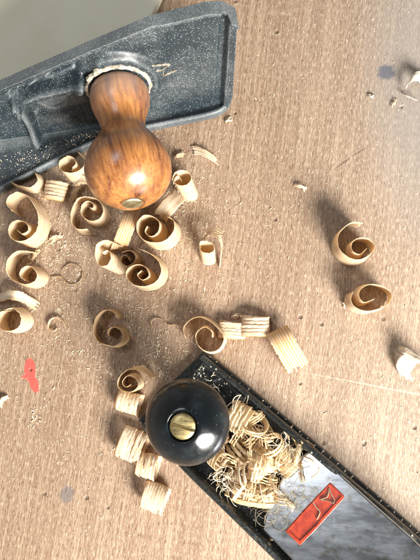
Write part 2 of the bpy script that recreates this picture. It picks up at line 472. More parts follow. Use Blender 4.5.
def slotted(bm, r, z0, z1, slot_w, ang, dome=.5, depth=1.0):
    """screw head: low disc and two D-shaped halves around a real slot"""
    lathe(bm, [(z0, r), (z1 - depth, r), (z1 - depth, 0)], 48)
    ca, sa = math.cos(ang), math.sin(ang)
    for sgn in (-1, 1):
        a0 = math.asin(slot_w / 2 / r); K = 22
        arc = [(r*math.cos(a0 + (math.pi - 2*a0)*k/K), sgn * r*math.sin(a0 + (math.pi - 2*a0)*k/K)) for k in range(K + 1)]
        rings = []
        for sc, z in ((1, z1 - depth), (1, z1 - .45), (.93, z1 - .1), (.75, z1 + dome*.4), (.4, z1 + dome*.8)):
            ring = []
            for x, y in arc:
                yy = sgn * max(slot_w/2, abs(y)*sc)
                ring.append(bm.verts.new((x*sc*ca - yy*sa, x*sc*sa + yy*ca, z)))
            rings.append(ring)
        for a, b in zip(rings, rings[1:]):
            for k in range(K): bm.faces.new((a[k], a[k+1], b[k+1], b[k]))
        bm.faces.new(rings[-1])
        ends = [rg[0] for rg in rings] + [rg[-1] for rg in rings[::-1]]
        bm.faces.new(ends)
bm = bmesh.new(); slotted(bm, 4.7, 0, 2.2, 1.2, R(15), .25, .8)
sm = AM @ Matrix.Translation((0, 0, 56.6 * KL / 58.6))
k1s = local_part(bm, 'screw', M['steel'], knob1, None, 40)
k1s.location = (0, 0, 56.4 * KL / 58.6 * MM)

# ------------------------------------------------------------------ plane 2: small black block plane
plane2 = thing('block_plane', 'small black hand plane with glossy black knob and brass screw, filled with shavings', 'hand plane', P(230, 440))
Rr = [(207, 352), (250, 387), (300, 429), (345, 467), (393, 508), (430, 541), (470, 577)]        # bench-level right side
Lz = 15.0
Lf = [(137.5, 427), (160, 449), (185, 474), (222, 510), (262, 549), (300, 586)]                       # rim-level left side
front = [(207, 352), (203, 351.5), (170, 384), (146, 412), (138, 421), (137.5, 427)]
rightp = catmull([P(x, y, 0) for x, y in Rr], 4)
leftp = catmull([P(x, y, Lz) for x, y in Lf], 4)
for q in leftp: q.z = 0
axis = (rightp[-1] - rightp[0]).normalized(); side = Vector((-axis.y, axis.x, 0))   # side points up-right in the photo
if side.x < 0: side = -side
frontp = [Vector((*P(x, y, 3).xy, 0)) for x, y in front[1:-1]]
outline = leftp[::-1] + frontp[::-1] + rightp
bm = bmesh.new(); slab(bm, outline, .15, 4.2)
finish(bm, 'sole', M['castdark'], plane2, smooth=40, mods=[('BEVEL', dict(width=.0008, segments=3, limit_method='ANGLE'))])
def wall(name, path, inward, prof_h, inset, thick, z0=4.0):
    bm = bmesh.new(); rows = []; n = len(path)
    for i, p in enumerate(path):
        h = prof_h(i / (n - 1)); a = p + inward * inset; b = a + inward * thick
        rows.append([bm.verts.new(x) for x in (Vector((a.x, a.y, z0)), Vector((a.x, a.y, h - .8)), Vector((a.x, a.y, h)) + inward*.7,
                     Vector((b.x, b.y, h)) - inward*.6, Vector((b.x, b.y, h - .8)), Vector((b.x, b.y, z0)))])
    for a, b in zip(rows, rows[1:]):
        for j in range(6): bm.faces.new((a[j], b[j], b[(j+1) % 6], a[(j+1) % 6]))
    bm.faces.new(rows[0]); bm.faces.new(rows[-1][::-1])
    return finish(bm, name, M['castdark'], plane2, smooth=50)
hr = lambda t: 8.0 + 7.5 * sstep(.05, .5, t)
hl = lambda t: 9.0 + 6.5 * sstep(.0, .35, t)
wall('side_wall', rightp, -side, hr, 1.6, 3.0)
wall('side_wall', leftp, side, hl, .3, 3.0)
# low bead between wall and sole edge on the right
# toe deck with grooves
def l2(u, w, z=0):     # local frame of the block plane: u along from toe, w from right side towards left
    p = rightp[0] + axis * u - side * w; return Vector((p.x, p.y, z))
width = abs((leftp[3] - rightp[0]).dot(side))
bm = bmesh.new()
nu, nw = 70, 50; grid = []
for i in range(nu + 1):
    u = lerp(2.2, 30, i / nu); row = []
    for j in range(nw + 1):
        w = lerp(4.4, width - 3.2, j / nw)
        # toe end follows the slanting front edge
        z = 7.2 + 1.3 * sstep(24, 30, u)
        if 3.5 < u < 13: z -= .9 * (0.5 + .5*math.cos((w - 10) * 2*math.pi/3.4)) * sstep(5, 7, w) * (1 - sstep(19, 21, w)) * sstep(3.5, 5, u) * (1 - sstep(11, 13, u))
        z += 2.6 * (1 - sstep(9, 11.5, math.hypot(u - 14, w - width*.5)))
        row.append(bm.verts.new(l2(u, w, z)))
    grid.append(row)
for i in range(nu):
    for j in range(nw): bm.faces.new((grid[i][j], grid[i+1][j], grid[i+1][j+1], grid[i][j+1]))
ext = bmesh.ops.extrude_face_region(bm, geom=list(bm.faces))
for v in ext['geom']:
    if isinstance(v, bmesh.types.BMVert): v.co.z = 4.3
finish(bm, 'toe_plate', M['castdark'], plane2, smooth=40)
# front lug with a small rounded bolt
bm = bmesh.new()
lp = P(142, 429, 11); lathe(bm, [(3, 2.6), (9, 2.6), (10.5, 2.2), (11.3, 1.2), (11.5, 0)], 24, Matrix.Translation((lp.x + 2.5, lp.y + 1.0, 0)))
finish(bm, 'bolt', M['castdark'], plane2, smooth=50)

# knob
K0 = P(187.5, 421.5, 36); K1 = P(182, 427, 48.5); KN = (K1 - K0).normalized()
KM = axis_matrix(K0, KN, Vector((0, 1, 0)))
bm = bmesh.new()
pr = smooth_profile([(-29, 9.5), (-27, 10.2), (-24, 9.2), (-18, 7.6), (-13, 8.4), (-9, 11.5), (-5, 15.5), (-2, 17.8), (0.5, 18.35), (3, 17.9), (6, 16.0), (8.6, 13.0), (10.6, 9.6), (11.7, 7.2), (11.8, 6.5)], .6)
pr += [(11.4, 6.2), (9.6, 6.0), (9.6, 0)]
lathe(bm, pr, 96)
knob2 = local_part(bm, 'black_knob', M['black'], plane2, KM, 60)
bm = bmesh.new(); slotted(bm, 5.35, 0, 1.9, 1.35, R(-100), .5, 1.1)
xang = math.atan2((KM.inverted().to_3x3() @ Vector((.97, -.27, 0))).y, (KM.inverted().to_3x3() @ Vector((.97, -.27, 0))).x)
bm.free(); bm = bmesh.new(); slotted(bm, 5.35, 0, 2.3, 1.35, xang, .5, 1.1)
k2s = local_part(bm, 'screw', M['brass'], knob2, None, 40); k2s.location = (0, 0, 9.65 * MM)

# lever cap (polished) rising towards the back, red emblem on it
CA = P(305, 452, 11); LCz = lambda p: 10.5 + max(0, (Vector((p.x, p.y, 0)) - Vector((CA.x, CA.y, 0))).dot(axis)) * .31
def on_cap(px, py, up=0.):
    z = 12.
    for _ in range(12):
        p = P(px, py, z); z = LCz(p) + up
    return P(px, py, z)
capout = [(300, 458), (309, 451), (320, 456), (345, 478), (376, 506), (410, 536), (445, 570), (372, 640), (330, 610), (292, 560), (262, 530), (268, 505), (282, 478)]
bm = bmesh.new(); pts = [on_cap(x, y) for x, y in capout]
top = [bm.verts.new(p) for p in pts]; bot = [bm.verts.new(p - Vector((0, 0, 2.6))) for p in pts]
bm.faces.new(top); bm.faces.new(bot[::-1])
for i in range(len(pts)): bm.faces.new((bot[i], bot[(i+1) % len(pts)], top[(i+1) % len(pts)], top[i]))
cap = child_origin(finish(bm, 'lever_cap', M['chrome'], plane2, smooth=40, mods=[('BEVEL', dict(width=.0009, segments=4, limit_method='ANGLE'))]), plane2)
def cap_prism(name, poly, up0, up1, m, parent, bev=.0004):
    bm = bmesh.new()
    a = [bm.verts.new(on_cap(x, y, up0)) for x, y in poly]; b = [bm.verts.new(on_cap(x, y, up0) + Vector((0, 0, up1 - up0))) for x, y in poly]
    bm.faces.new(b); bm.faces.new(a[::-1])
    for i in range(len(poly)): bm.faces.new((a[i], a[(i+1) % len(poly)], b[(i+1) % len(poly)], b[i]))
    o = finish(bm, name, m, origin=plane2['_o'], smooth=40, mods=[('BEVEL', dict(width=bev, segments=3, limit_method='ANGLE'))])
    o.parent = parent; o.location = (0, 0, 0); return o
cap_prism('emblem_panel', [(330, 482), (344, 495.5), (343, 499), (315, 530), (300, 545), (285, 531), (303, 510)], .05, .7, M['red'], cap)
bm = bmesh.new()
def up_stroke(pl, w, h, z): stroke(bm, [on_cap(x, y, z) for x, y in pl], w, h, Vector((0, 0, 1)))
up_stroke([(329.5, 484.5), (342, 496), (316, 526), (300, 541.5)], .55, .5, .6)
up_stroke([(329.5, 484.5), (304, 512), (288, 530), (300, 541.5)], .55, .5, .6)
finish(bm, 'emblem_border', M['red'], plane2, smooth=30).name = 'emblem_border'
bm = bmesh.new()
tri = catmull([on_cap(x, y, .9) for x, y in [(329, 488), (331, 493.5), (334, 499), (333.5, 503), (328, 500.5), (321, 499.5), (327, 497), (328.6, 492.5), (329, 488)]], .6)
stroke(bm, tri, .5, .45, Vector((0, 0, 1)))
stroke(bm, [on_cap(x, y, .9) for x, y in [(336, 504), (337, 504.8)]], .7, .4, Vector((0, 0, 1)))
stroke(bm, catmull([on_cap(x, y, .9) for x, y in [(313, 502), (316, 507), (320, 512), (317, 519)]], .8), .5, .45, Vector((0, 0, 1)))
finish(bm, 'emblem_mark', M['steel'], plane2, smooth=30)
for nm in ('emblem_border', 'emblem_mark'):
    bpy.data.objects[nm].parent = cap

# ------------------------------------------------------------------ shavings
def sheet(bm, tops, wv, ncross=7, flute=.18, seed=0, jag=.5, edge=.5, saw=False, cone=0.):
    """ribbon whose near edge is tops[i] and far edge tops[i]+wv[i]"""
    uvl = bm.loops.layers.uv.get('UVMap') or bm.loops.layers.uv.new('UVMap'); uv2 = bm.loops.layers.uv.get('Across') or bm.loops.layers.uv.new('Across'); n = len(tops)
    L = [0.]
    for a, b in zip(tops, tops[1:]): L.append(L[-1] + (b - a).length)
    rs = random.Random(seed); fl = [rs.uniform(-1, 1) for _ in range(ncross + 1)]
    if saw: fl = [(j % 2) * 1.6 - .8 + rs.uniform(-.2, .2) for j in range(ncross + 1)]
    tj = [min(1, max(0, (j + (rs.uniform(-.36, .36) if 0 < j < ncross else 0)) / ncross)) for j in range(ncross + 1)]
    if saw: fl = [f * rs.uniform(.45, 1.2) for f in fl]
    je = [rs.uniform(0, 1) for _ in range(2 * ncross + 4)]
    cen = sum(tops, Vector()) / n; sg = 0.
    if cone:
        for i in range(1, n - 1):
            q = (tops[i+1] - tops[i-1]).cross(wv[i]).normalized(); r_ = tops[i] - cen; sg += q.dot(r_)
        sg = 1 if sg > 0 else -1
    rows = []
    for i in range(n):
        tg = (tops[min(i+1, n-1)] - tops[max(i-1, 0)]).normalized(); w = wv[i]; nr = tg.cross(w)
        nr = nr.normalized() if nr.length > 1e-6 else Vector((0, 0, 1)); row = []
        endt = max(0, 1 - L[i] / 2.2); endb = max(0, 1 - (L[-1] - L[i]) / 2.2)
        for j in range(ncross + 1):
            t = tj[j]
            e1 = edge * (noise.noise(Vector((L[i]*.55, seed*3.1, 0))) + max(0, noise.noise(Vector((L[i]*.9, seed*5.3, 8))) - .18) * 4.5) * (1 - t) ** 3
            e2 = edge * 1.6 * noise.noise(Vector((L[i]*.7, seed*3.1 + 40, 0))) * t ** 3
            p = tops[i] + w * t + w.normalized() * (e1 + e2)
            p += w.normalized() * (rs.uniform(-.16, .16) if j in (0, ncross) else 0)
            if cone: p += nr * (sg * cone * (min(4, int(t * 5)) / 4 * .75 + t * .25) * (1 + .5 * noise.noise(Vector((L[i]*.12, seed*.9, 2)))))
            p += nr * (fl[j] * flute + .22 * noise.noise(Vector((L[i]*.18, t*1.3, seed*1.7))) )
            p += tg * (endb * (je[j] - .5) * jag * 3 - endt * (je[j + ncross + 1] - .5) * jag * 3)
            row.append(bm.verts.new(p))
        rows.append(row)
    for i in range(n - 1):
        for j in range(ncross):
            f = bm.faces.new((rows[i][j], rows[i+1][j], rows[i+1][j+1], rows[i][j+1]))
            wl = wv[i].length
            for lp, (ii, jj) in zip(f.loops, ((i, j), (i+1, j), (i+1, j+1), (i, j+1))):
                lp[uvl].uv = (L[ii], jj / ncross * wl); lp[uv2].uv = ((jj % 2) * .35 if saw else jj / ncross, 0)
def shaving_obj(bm, m, thick=.28):
    for v in bm.verts:
        if v.co.z < .12 + thick/2: v.co.z = .12 + thick/2
    # keep normals as built; solidify gives the real thickness
    o = None
    me_o = finish_noflip(bm, 'wood_shaving', m)
    md = me_o.modifiers.new('thickness', 'SOLIDIFY'); md.thickness = thick * MM; md.offset = 0
    return me_o
def finish_noflip(bm, name, m):
    xs = [v.co for v in bm.verts]
    origin = Vector((sum(v.x for v in xs)/len(xs), sum(v.y for v in xs)/len(xs), min(v.z for v in xs)))
    for v in bm.verts: v.co = (v.co - origin) * MM
    me = bpy.data.meshes.new(name); bm.to_mesh(me); bm.free(); me.materials.append(m)
    for p in me.polygons: p.use_smooth = True
    me.set_sharp_from_angle(angle=R(55))
    o = bpy.data.objects.new(name, me); COL.objects.link(o); o.location = origin * MM
    return o
SG = 'curled wood shavings scattered on the bench'
def standing(px, h, label, m='sh', lean=(0, 0), z0=0., wob=1.5, thick=.15, taper=0, seed=None, nc=14):
    """px: traced points of the upper rim; h strip width in mm; lean: shift of the foot in mm"""
    seed = seed if seed is not None else len(label) * 7 + int(px[0][0])
    h = h * 1.2 if h > 5 else h
    ctrl = [P(x, y, h + z0) for x, y in px]
    pts = catmull(ctrl, .8); n = len(pts); tops = []; wv = []
    for i, p in enumerate(pts):
        k = i / (n - 1)
        dz = wob * noise.noise(Vector((k*3.3, seed*.37, 0))) - taper * (k - .5)
        hh = h + dz
        # move along the viewing ray-independent vertical: only the height wobbles
        tops.append(Vector((p.x, p.y, z0 + hh)))
        wv.append(Vector((lean[0], lean[1], -hh + .3)))
    bm = bmesh.new(); sheet(bm, tops, wv, nc, .07, seed, saw=nc > 4, cone=(1.0 if nc > 4 and not any(lean) else 0.))
    return tag(shaving_obj(bm, M[m], thick), label, 'wood shaving', SG)
def arch(pts, wdir, w, label, m='shs', nc=10, seed=1, flute=.35, thick=.3, group=SG, saw=False):
    """pts: (px, py, z mm) centreline; wdir: photo direction of the width"""
    ctrl = [P(x, y, z) for x, y, z in pts]; c = catmull(ctrl, .8)
    wd = (P(210 + wdir[0]*10, 280 - wdir[1]*10, 0) - P(210, 280, 0)).normalized() * w
    bm = bmesh.new(); sheet(bm, [p - wd*.5 for p in c], [wd]*len(c), nc, flute, seed, jag=1.5 if saw else .9, saw=saw)
    return tag(shaving_obj(bm, M[m], thick), label, 'wood shaving', SG if group is None else group)
def coil(cx, cy, ang, rad, length, turns, label, m='shs', flat=.8, z0=0., overlap=1.3, seed=1, tilt=.2, grow=.06, thick=.28, start=0., zt=0., group=SG, nc=4, bmo=None):
    """helical roll lying down; ang = direction of its axis in the photo (deg, counter-clockwise)"""
    rs = random.Random(seed)
    a = Vector((math.cos(R(ang)), math.sin(R(ang)), zt)).normalized(); e1 = Vector((-math.sin(R(ang)), math.cos(R(ang)), 0))
    up = a.cross(e1); up = up if up.z > 0 else -up
    zc = z0 + rad * flat + .3; c = P(cx, cy, zc + rad*flat*.6); c.z = zc
    n = int(turns * 44); w = length / turns * overlap; tops = []; wv = []
    steps = [1 + rs.uniform(-grow, grow) for _ in range(int(turns) + 3)]
    for i in range(n + 1):
        th = i / n * turns; k = int(th); f = sstep(.0, 1., th - k)
        r = rad * lerp(steps[k], steps[k+1], f) * (1 + .05 * noise.noise(Vector((th*1.3, seed, 0))))
        an = 2*math.pi*(th + start)
        rad_v = e1 * math.cos(an) + up * math.sin(an) * flat
        p = c + a * (length * (th/turns - .5 + .035 * noise.noise(Vector((th*.9, seed*1.3, 5))))) + rad_v * r
        tops.append(p - a*w*.5); wv.append(a * w + rad_v * (tilt * w * (1 if seed % 2 else -1) * (1 + .7 * noise.noise(Vector((th*.7, 9, seed))))))
    bm = bmo if bmo is not None else bmesh.new()
    sheet(bm, tops, wv, nc, .06, seed, jag=.6, edge=.25)
    if bmo is not None: return None
    return tag(shaving_obj(bm, M[m], thick), label, 'wood shaving', group)

standing([(362,223),(354,222),(346,226),(339,234),(338,245),(344,254),(356,259),(368,256),(375,247),(369,239),(359,238),(352,243),(353,251),(360,254),(366,249)], 13,
         'pale spiral shaving at the middle right, upper of the two in a pair', seed=3)
standing([(353,292),(351,300),(356,307),(367,311),(381,308),(390,302),(392,294),(384,287),(371,284),(361,289),(359,296),(364,302),(374,299)], 12,
         'pale spiral shaving at the middle right, lower of the two in a pair', seed=8)
standing([(140,249),(149,253),(158,261),(161,271),(156,281),(145,286),(133,284),(126,276),(128,268),(137,264),(146,268),(149,276),(142,280),(137,275),(141,271)], 14,
         'bright spiral shaving, lower one of the two tight spirals below the wooden knob', seed=5)
standing([(147,226),(145,232),(151,236),(158,231),(159,222),(152,216),(143,216),(137,225),(139,235),(147,241),(158,242),(168,238),(174,229),(173,220),(167,216)], 15,
         'bright spiral shaving directly below the wooden knob with a small inner curl', seed=6)
standing([(89,207),(93,208),(93,204),(88,201),(82,205),(81,213),(86,219),(94,221),(101,217),(103,208),(98,200),(89,197),(79,198),(73,206),(71,215),(72,224),(78,229),(87,229)], 8,
         'spiral shaving left of the wooden knob with a loose outer tail hooking below it', seed=7)
standing([(11,210),(6,203),(9,196),(18,192),(28,197),(35,207),(38,218),(36,229),(30,237),(21,241),(12,239),(8,231),(11,223),(18,220),(26,223),(28,230),(22,234),(17,230)], 12,
         'largest spiral shaving, at the left edge below the grey plane', seed=9)
standing([(28,251),(18,251),(9,258),(6,268),(9,277),(16,282),(26,284),(34,281),(37,275),(33,268),(27,266),(21,270),(20,276),(24,280)], 11,
         'double looped shaving at the left edge, just below the largest spiral', 'sh', seed=10)
standing([(4,310),(12,308),(19,313),(21,321),(17,328),(9,331),(1,329),(-3,320),(0,312),(6,311)], 11,
         'round hoop of shaving cut by the left edge of the picture', 'sh', seed=11)
arch([(-4,300,1),(5,296,5),(14,295,7),(22,297,5),(30,302,2),(37,306,1)], (.2, 1), 5.0,
     'flat curved strip of shaving above the hoop at the left edge', 'sh', seed=12)
standing([(10,181),(15,184),(21,186),(29,187),(34,184),(37,178),(34,172)], 8,
         'hooked shaving tucked against the edge of the grey plane, left of the ribbed roll', 'sh', seed=13)
standing([(65,328),(62,320),(55,317),(49,321),(48,328),(54,331),(56,328)], 2.6,
         'thin open ring of shaving lying alone at the left, above the red paint mark', 'sh', seed=14, wob=.3, nc=3)
ring = [(72+10.5*math.cos(a*.62+2.9), 274-10.5*math.sin(a*.62+2.9)) for a in range(0, 11)]
standing([(52,277),(57,276.5),(62,277)] + ring[1:], 1.2, 'hair thin ring of shaving lying flat with a short straight tail', 'sht', seed=15, wob=.2, thick=.22, nc=2)
standing([(115,243),(106,240),(98,243),(95,251),(96,260),(101,266),(108,264),(111,256),(107,250),(102,253)], 12,
         'leaning shaving roll left of the two tight spirals, opening facing up and left', 'sh', lean=(5, -2.5), seed=16)
standing([(121,252),(129,250),(135,255),(134,262),(127,266),(121,262),(122,256),(127,256),(129,260)], 9,
         'small shaded curl squeezed between the leaning roll and the lower tight spiral', 'sht', seed=17)
arch([(134,206,10),(131,214,14),(127,226,15),(122,240,11),(118,250,5)], (1, .25), 9.5,
     'ribbed strip of shaving arching out from under the wooden knob', 'shs', seed=18, nc=13, flute=.16, saw=True)
arch([(180,194,3),(173,201,9),(166,209,10),(160,217,5)], (.75, -.6), 8.5,
     'bright flat shaving right of the brass screw end, touching the tight spiral', 'sh', seed=19, flute=.15)
standing([(181,180),(179,176),(175,178),(175,183),(181,186),(188,184),(191,178),(188,172),(181,170),(175,173),(172,179)], 13,
         'curled shaving at the right side of the wooden knob', 'sh', lean=(2, -4), seed=20)
standing([(200,247),(200,242),(207,241),(213,244),(214,250),(208,253),(202,252),(199,247)], 12,
         'small upright tube of shaving alone in the centre with a fanned tail', 'sh', lean=(-.5, -4), seed=21)
# fanned tail joined to that tube: build inside one mesh with it
tube = bpy.context.scene.collection.objects[-1]
def join_into(o, build):
    bm = bmesh.new(); bm.from_mesh(o.data)
    b2 = bmesh.new(); build(b2)
    for v in b2.verts:
        v.co.z = max(v.co.z, .27); v.co = v.co * MM - o.location
    tmp = bpy.data.meshes.new('wood_shaving_join'); b2.to_mesh(tmp); b2.free()
    bm.from_mesh(tmp); bpy.data.meshes.remove(tmp); bm.to_mesh(o.data); bm.free()
    for p in o.data.polygons: p.use_smooth = True
def fan(b2):
    for k in range(5):
        c = [P(x + k*.9, y - k*2.0, z) for x, y, z in [(201, 243, 12), (206, 237, 11.5-k), (213, 236, 11-k), (219, 240, 10-k), (221, 250, 6-k*.8)][: 5 if k < 2 else 4]]
        if k == 0: c.append(P(219, 268, 1))
        c = catmull(c, .8); sheet(b2, c, [Vector((.5, .6, -1.6))]*len(c), 3, .05, 70+k)
join_into(tube, fan)
standing([(116,318),(113,312),(105,310),(97,316),(93,326),(94,335),(99,342),(107,345),(114,346),(121,342),(123,336),(120,330),(113,327),(108,330),(107,336)], 9,
         'tan double looped shaving standing alone at the left centre', 'sht', seed=22)
standing([(153,328),(151,323),(154,319),(160,319),(165,322),(168,326),(175,325),(182,328)], 1.8,
         'tiny hooked sliver with a straight tail, left of the central spiral', 'sh', seed=23, wob=.3, nc=2, thick=.25)
standing([(185,337),(183,328),(190,320),(199,317),(208,320),(218,328),(224,338),(219,349),(208,352),(198,345),(196,334),(204,327),(211,331),(212,337)], 9,
         'pale spiral shaving just above the toe of the black plane', 'sh', seed=24)
coil(232, 330, 84, 6.2, 7.6, 5, 'ribbed shaving roll joined end to end with another, nearer the central spiral', seed=25, flat=.42, tilt=.2)
coil(255, 326, 88, 6.6, 9.0, 5, 'ribbed shaving roll joined end to end with another, farther from the central spiral', seed=27, flat=.5, tilt=.2)
arch([(276,330,2),(277,331,7),(281,338,10),(287,349,10),(293,359,7),(298,368,1)], (.9, .42), 11.5,
     'large ribbed shaving roll right of the centre, above the black plane', 'shs', nc=17, seed=31, flute=.17, saw=True)
standing([(151,379),(146,374),(138,370),(128,370),(120,376),(117,385),(122,391),(131,392),(138,386),(135,378),(127,376),(122,382),(125,387),(130,385)], 8,
         'spiral shaving with a whisker tail, left of the black knob', 'sh', seed=26)
coil(128, 403, -14, 4.6, 10.5, 6, 'short ribbed shaving roll directly below the whisker tailed spiral', seed=33, flat=.8, tilt=.2)
coil(131, 446, -22, 7.4, 12, 8, 'ribbed shaving roll left of the black knob, uppermost of the three at the bottom', seed=35, flat=.6, tilt=.2)
coil(147, 467, -14, 5.4, 9, 5, 'small orange tinted ribbed roll, middle of the three at the bottom', seed=37, flat=.8, tilt=.2)
coil(154, 499, -18, 6.4, 11, 8, 'ribbed shaving roll at the very bottom, left of the black plane', seed=39, flat=.7, tilt=.2)
coil(54, 190, 78, 5.4, 9.5, 5, 'ribbed shaving roll under the grey plane, left of the wooden knob', seed=41, flat=.6, tilt=.2)
standing([(71,168),(76,164),(74,158),(67,156),(60,160),(59,167),(65,172),(75,172),(83,166),(84,158),(78,152)], 11,
         'looped shaving against the grey plane, beside the left flank of the wooden knob', 'sh', lean=(1, -3), seed=43)
arch([(72,184,2),(79,179,7),(87,181,9),(92,188,7),(95,197,2)], (-.5, .8), 6,
     'short bent shaving pressed against the left flank of the wooden knob', 'sh', seed=44)
arch([(73,200,1),(75,193,3),(79,186,3)], (1, .3), 3.5, 'narrow brown sliver standing above the hooked tail spiral', 'sht', seed=45)
arch([(407,86,3),(411,79,6),(418,76,6),(428,82,2)], (.5, 1), 6, 'white folded flake at the upper right edge of the picture', 'shw', seed=46, flute=.1)
arch([(403,92,1),(407,96,4),(414,99,2)], (.8, -.5), 3.5, 'small white crumpled flake beneath the folded flake at the upper right edge', 'shw', seed=47)
arch([(406,378,1),(403,369,4),(407,361,6),(416,358,6),(430,364,3)], (.85, -.5), 8, 'thin greyish sheet of shaving at the right edge of the picture', 'shw', seed=48, flute=.12)
standing([(426,362),(418,356),(410,350),(406,348),(405,352),(410,355),(418,361)], 9, 'narrow white loop of shaving leaning on the grey sheet at the right edge', 'shw', seed=49)
arch([(193,150,.5),(200,151,2),(208,155,3),(216,160,.6)], (.3, -1), 5.2, 'torn bright flake on the bench between knob and grey toe, largest loose chip', 'sh', seed=50, flute=.2)
CG = 'loose torn chips on the bench'
for k, (x, y, a, w, lab) in enumerate([
    (299, 187, -25, 3.0, 'small torn chip lying alone in the upper right middle of the bench'),
    (229, 121, 20, 1.8, 'little white chip just off the rounded toe of the grey plane'),
    (181, 158, 40, 2.6, 'crumbly chip between the wooden knob and the largest loose chip'),
    (372, 97, 5, 1.3, 'tiny straight splinter near the dark ink stain at the upper right'),
    (395, 103, 60, 1.6, 'tiny white chip between the dark ink stain and the right edge'),
    (3, 403, 30, 3.6, 'chip at the left edge, below the red paint mark'),
    (55, 241, 45, 3.0, 'star shaped splinter cluster right of the largest spiral'),
    (236, 317, 20, 2.2, 'small chip lying over the joined ribbed rolls'),
    (36, 255, 70, 3.2, 'ragged chip right of the double looped shaving'),
    (343, 303, -70, 1.4, 'small splinter left of the lower spiral of the pair')]):
    rs = random.Random(k + 5); bm = bmesh.new()
    for q in range(3):
        an = R(a + rs.uniform(-35, 35)); L = w * rs.uniform(.7, 1.2)
        c0 = P(x + rs.uniform(-2, 2), y + rs.uniform(-2, 2), .5); d = Vector((math.cos(an), math.sin(an), 0))
        c = catmull([c0 - d*L, c0 + Vector((0, 0, .8 + rs.random())), c0 + d*L], .4)
        sheet(bm, c, [Vector((-d.y, d.x, rs.uniform(-.2, .6))) * w*.45]*len(c), 3, .1, k*3+q, jag=.5, edge=.5)
    o = shaving_obj(bm, M['sh' if k != 3 else 'shw'], .25); o.name = 'wood_chip'; tag(o, lab, 'wood chip', CG)

# ------------------------------------------------------------------ heap in the block plane
HG = 'tangled shavings inside the black plane'
special = [
    (270, 447, 120, 6.2, 3.0, 2, 14, 'loose double ring of shaving crowning the heap in the black plane', .9, .5),
    (262, 463, 20, 5.6, 9.0, 6, 12, 'tight ribbed roll in the middle of the heap in the black plane', .8, .2),
    (240, 420, -30, 6.2, 10, 5, 12, 'coarse coil at the top of the heap, beside the black knob', .8, .2),
    (253, 425, 70, 6.4, 3.5, 2, 13, 'round hoop of shaving at the upper right of the heap', .9, .7),
    (255, 495, 82, 10.5, 8, 4, 8, 'broad banded roll at the bottom of the heap in the black plane', .45, .1),
    (240, 452, 40, 5.0, 7, 3, 13, 'flat pale green tinted fold at the left of the heap', .5, .1),
    (287, 462, -52, 5.0, 12, 5, 9, 'long ribbed curl on the right flank of the heap', .7, .1),
]
for k, (x, y, a, r, L, tn, z, lab, fl, zt) in enumerate(special):
    coil(x, y, a, r, L, tn, lab, 'shh', flat=fl, z0=z - 4, seed=101 + 2*k, zt=zt, group=HG, tilt=.35, overlap=1.25 if tn > 3 else .8)
rs = random.Random(21)
spots = []
while len(spots) < 50:
    x = rs.uniform(215, 305); y = rs.uniform(398, 530)
    # stay inside the tray: between the walls
    q = P(x, y, 14); u = (q - rightp[0]).dot(axis); w = -(q - rightp[0]).dot(side)
    if 29 < u < 84 and 9 < w < width - 8 and not (u > 62 and w < 24): spots.append((x, y, u, w))
for k, (x, y, u, w) in enumerate(spots):
    hgt = 5 + 9 * max(0, 1 - ((u - 52)/26)**2) * (1 - ((w - width*.55)/(width*.6))**2)
    hoop = k % 4 != 0
    coil(x, y, rs.uniform(0, 180), *((rs.uniform(4.2, 6.6), rs.uniform(1.5, 4.5), rs.choice([1.3, 1.8, 2.4, 3.1])) if hoop else (rs.uniform(3.0, 5.0), rs.uniform(4, 8), rs.choice([3, 4, 5]))),
         'small tangled curl buried in the heap of shavings inside the black plane', rs.choice(['shh', 'shh', 'sh', 'shs']), flat=rs.uniform(.5, 1),
         z0=rs.uniform(.35, 1) * hgt, seed=200 + k, zt=rs.uniform(-.7, .7), group=HG, tilt=.3, overlap=rs.uniform(.4, .62) if hoop else .9, start=rs.random(), nc=3, thick=.22)

for k, (x, y, a, r) in enumerate([(300, 432, 30, 3.6), (306, 446, 80, 4.2), (296, 455, -20, 4.6), (311, 461, 50, 3.4), (303, 474, 10, 4.8), (316, 474, -50, 3.2), (298, 490, 70, 5.0), (309, 492, -15, 3.8), (292, 508, 35, 5.0), (286, 524, -40, 4.6), (300, 516, 15, 3.6)]):
    if k == 0: x, y = 292, 436
    coil(x, y, a, r, rs.uniform(1.5, 4), rs.choice([.8, 1.2, 1.7]), 'thin greyish loose curl at the metal plate end of the heap', rs.choice(['shw', 'shh', 'sht']),
         flat=rs.uniform(.4, .9), z0=7 if x < 305 else 9, seed=401 + k, zt=rs.uniform(-.5, .5), group='greyish loose curls by the metal plate', overlap=.6, start=rs.random(), nc=3, thick=.18)

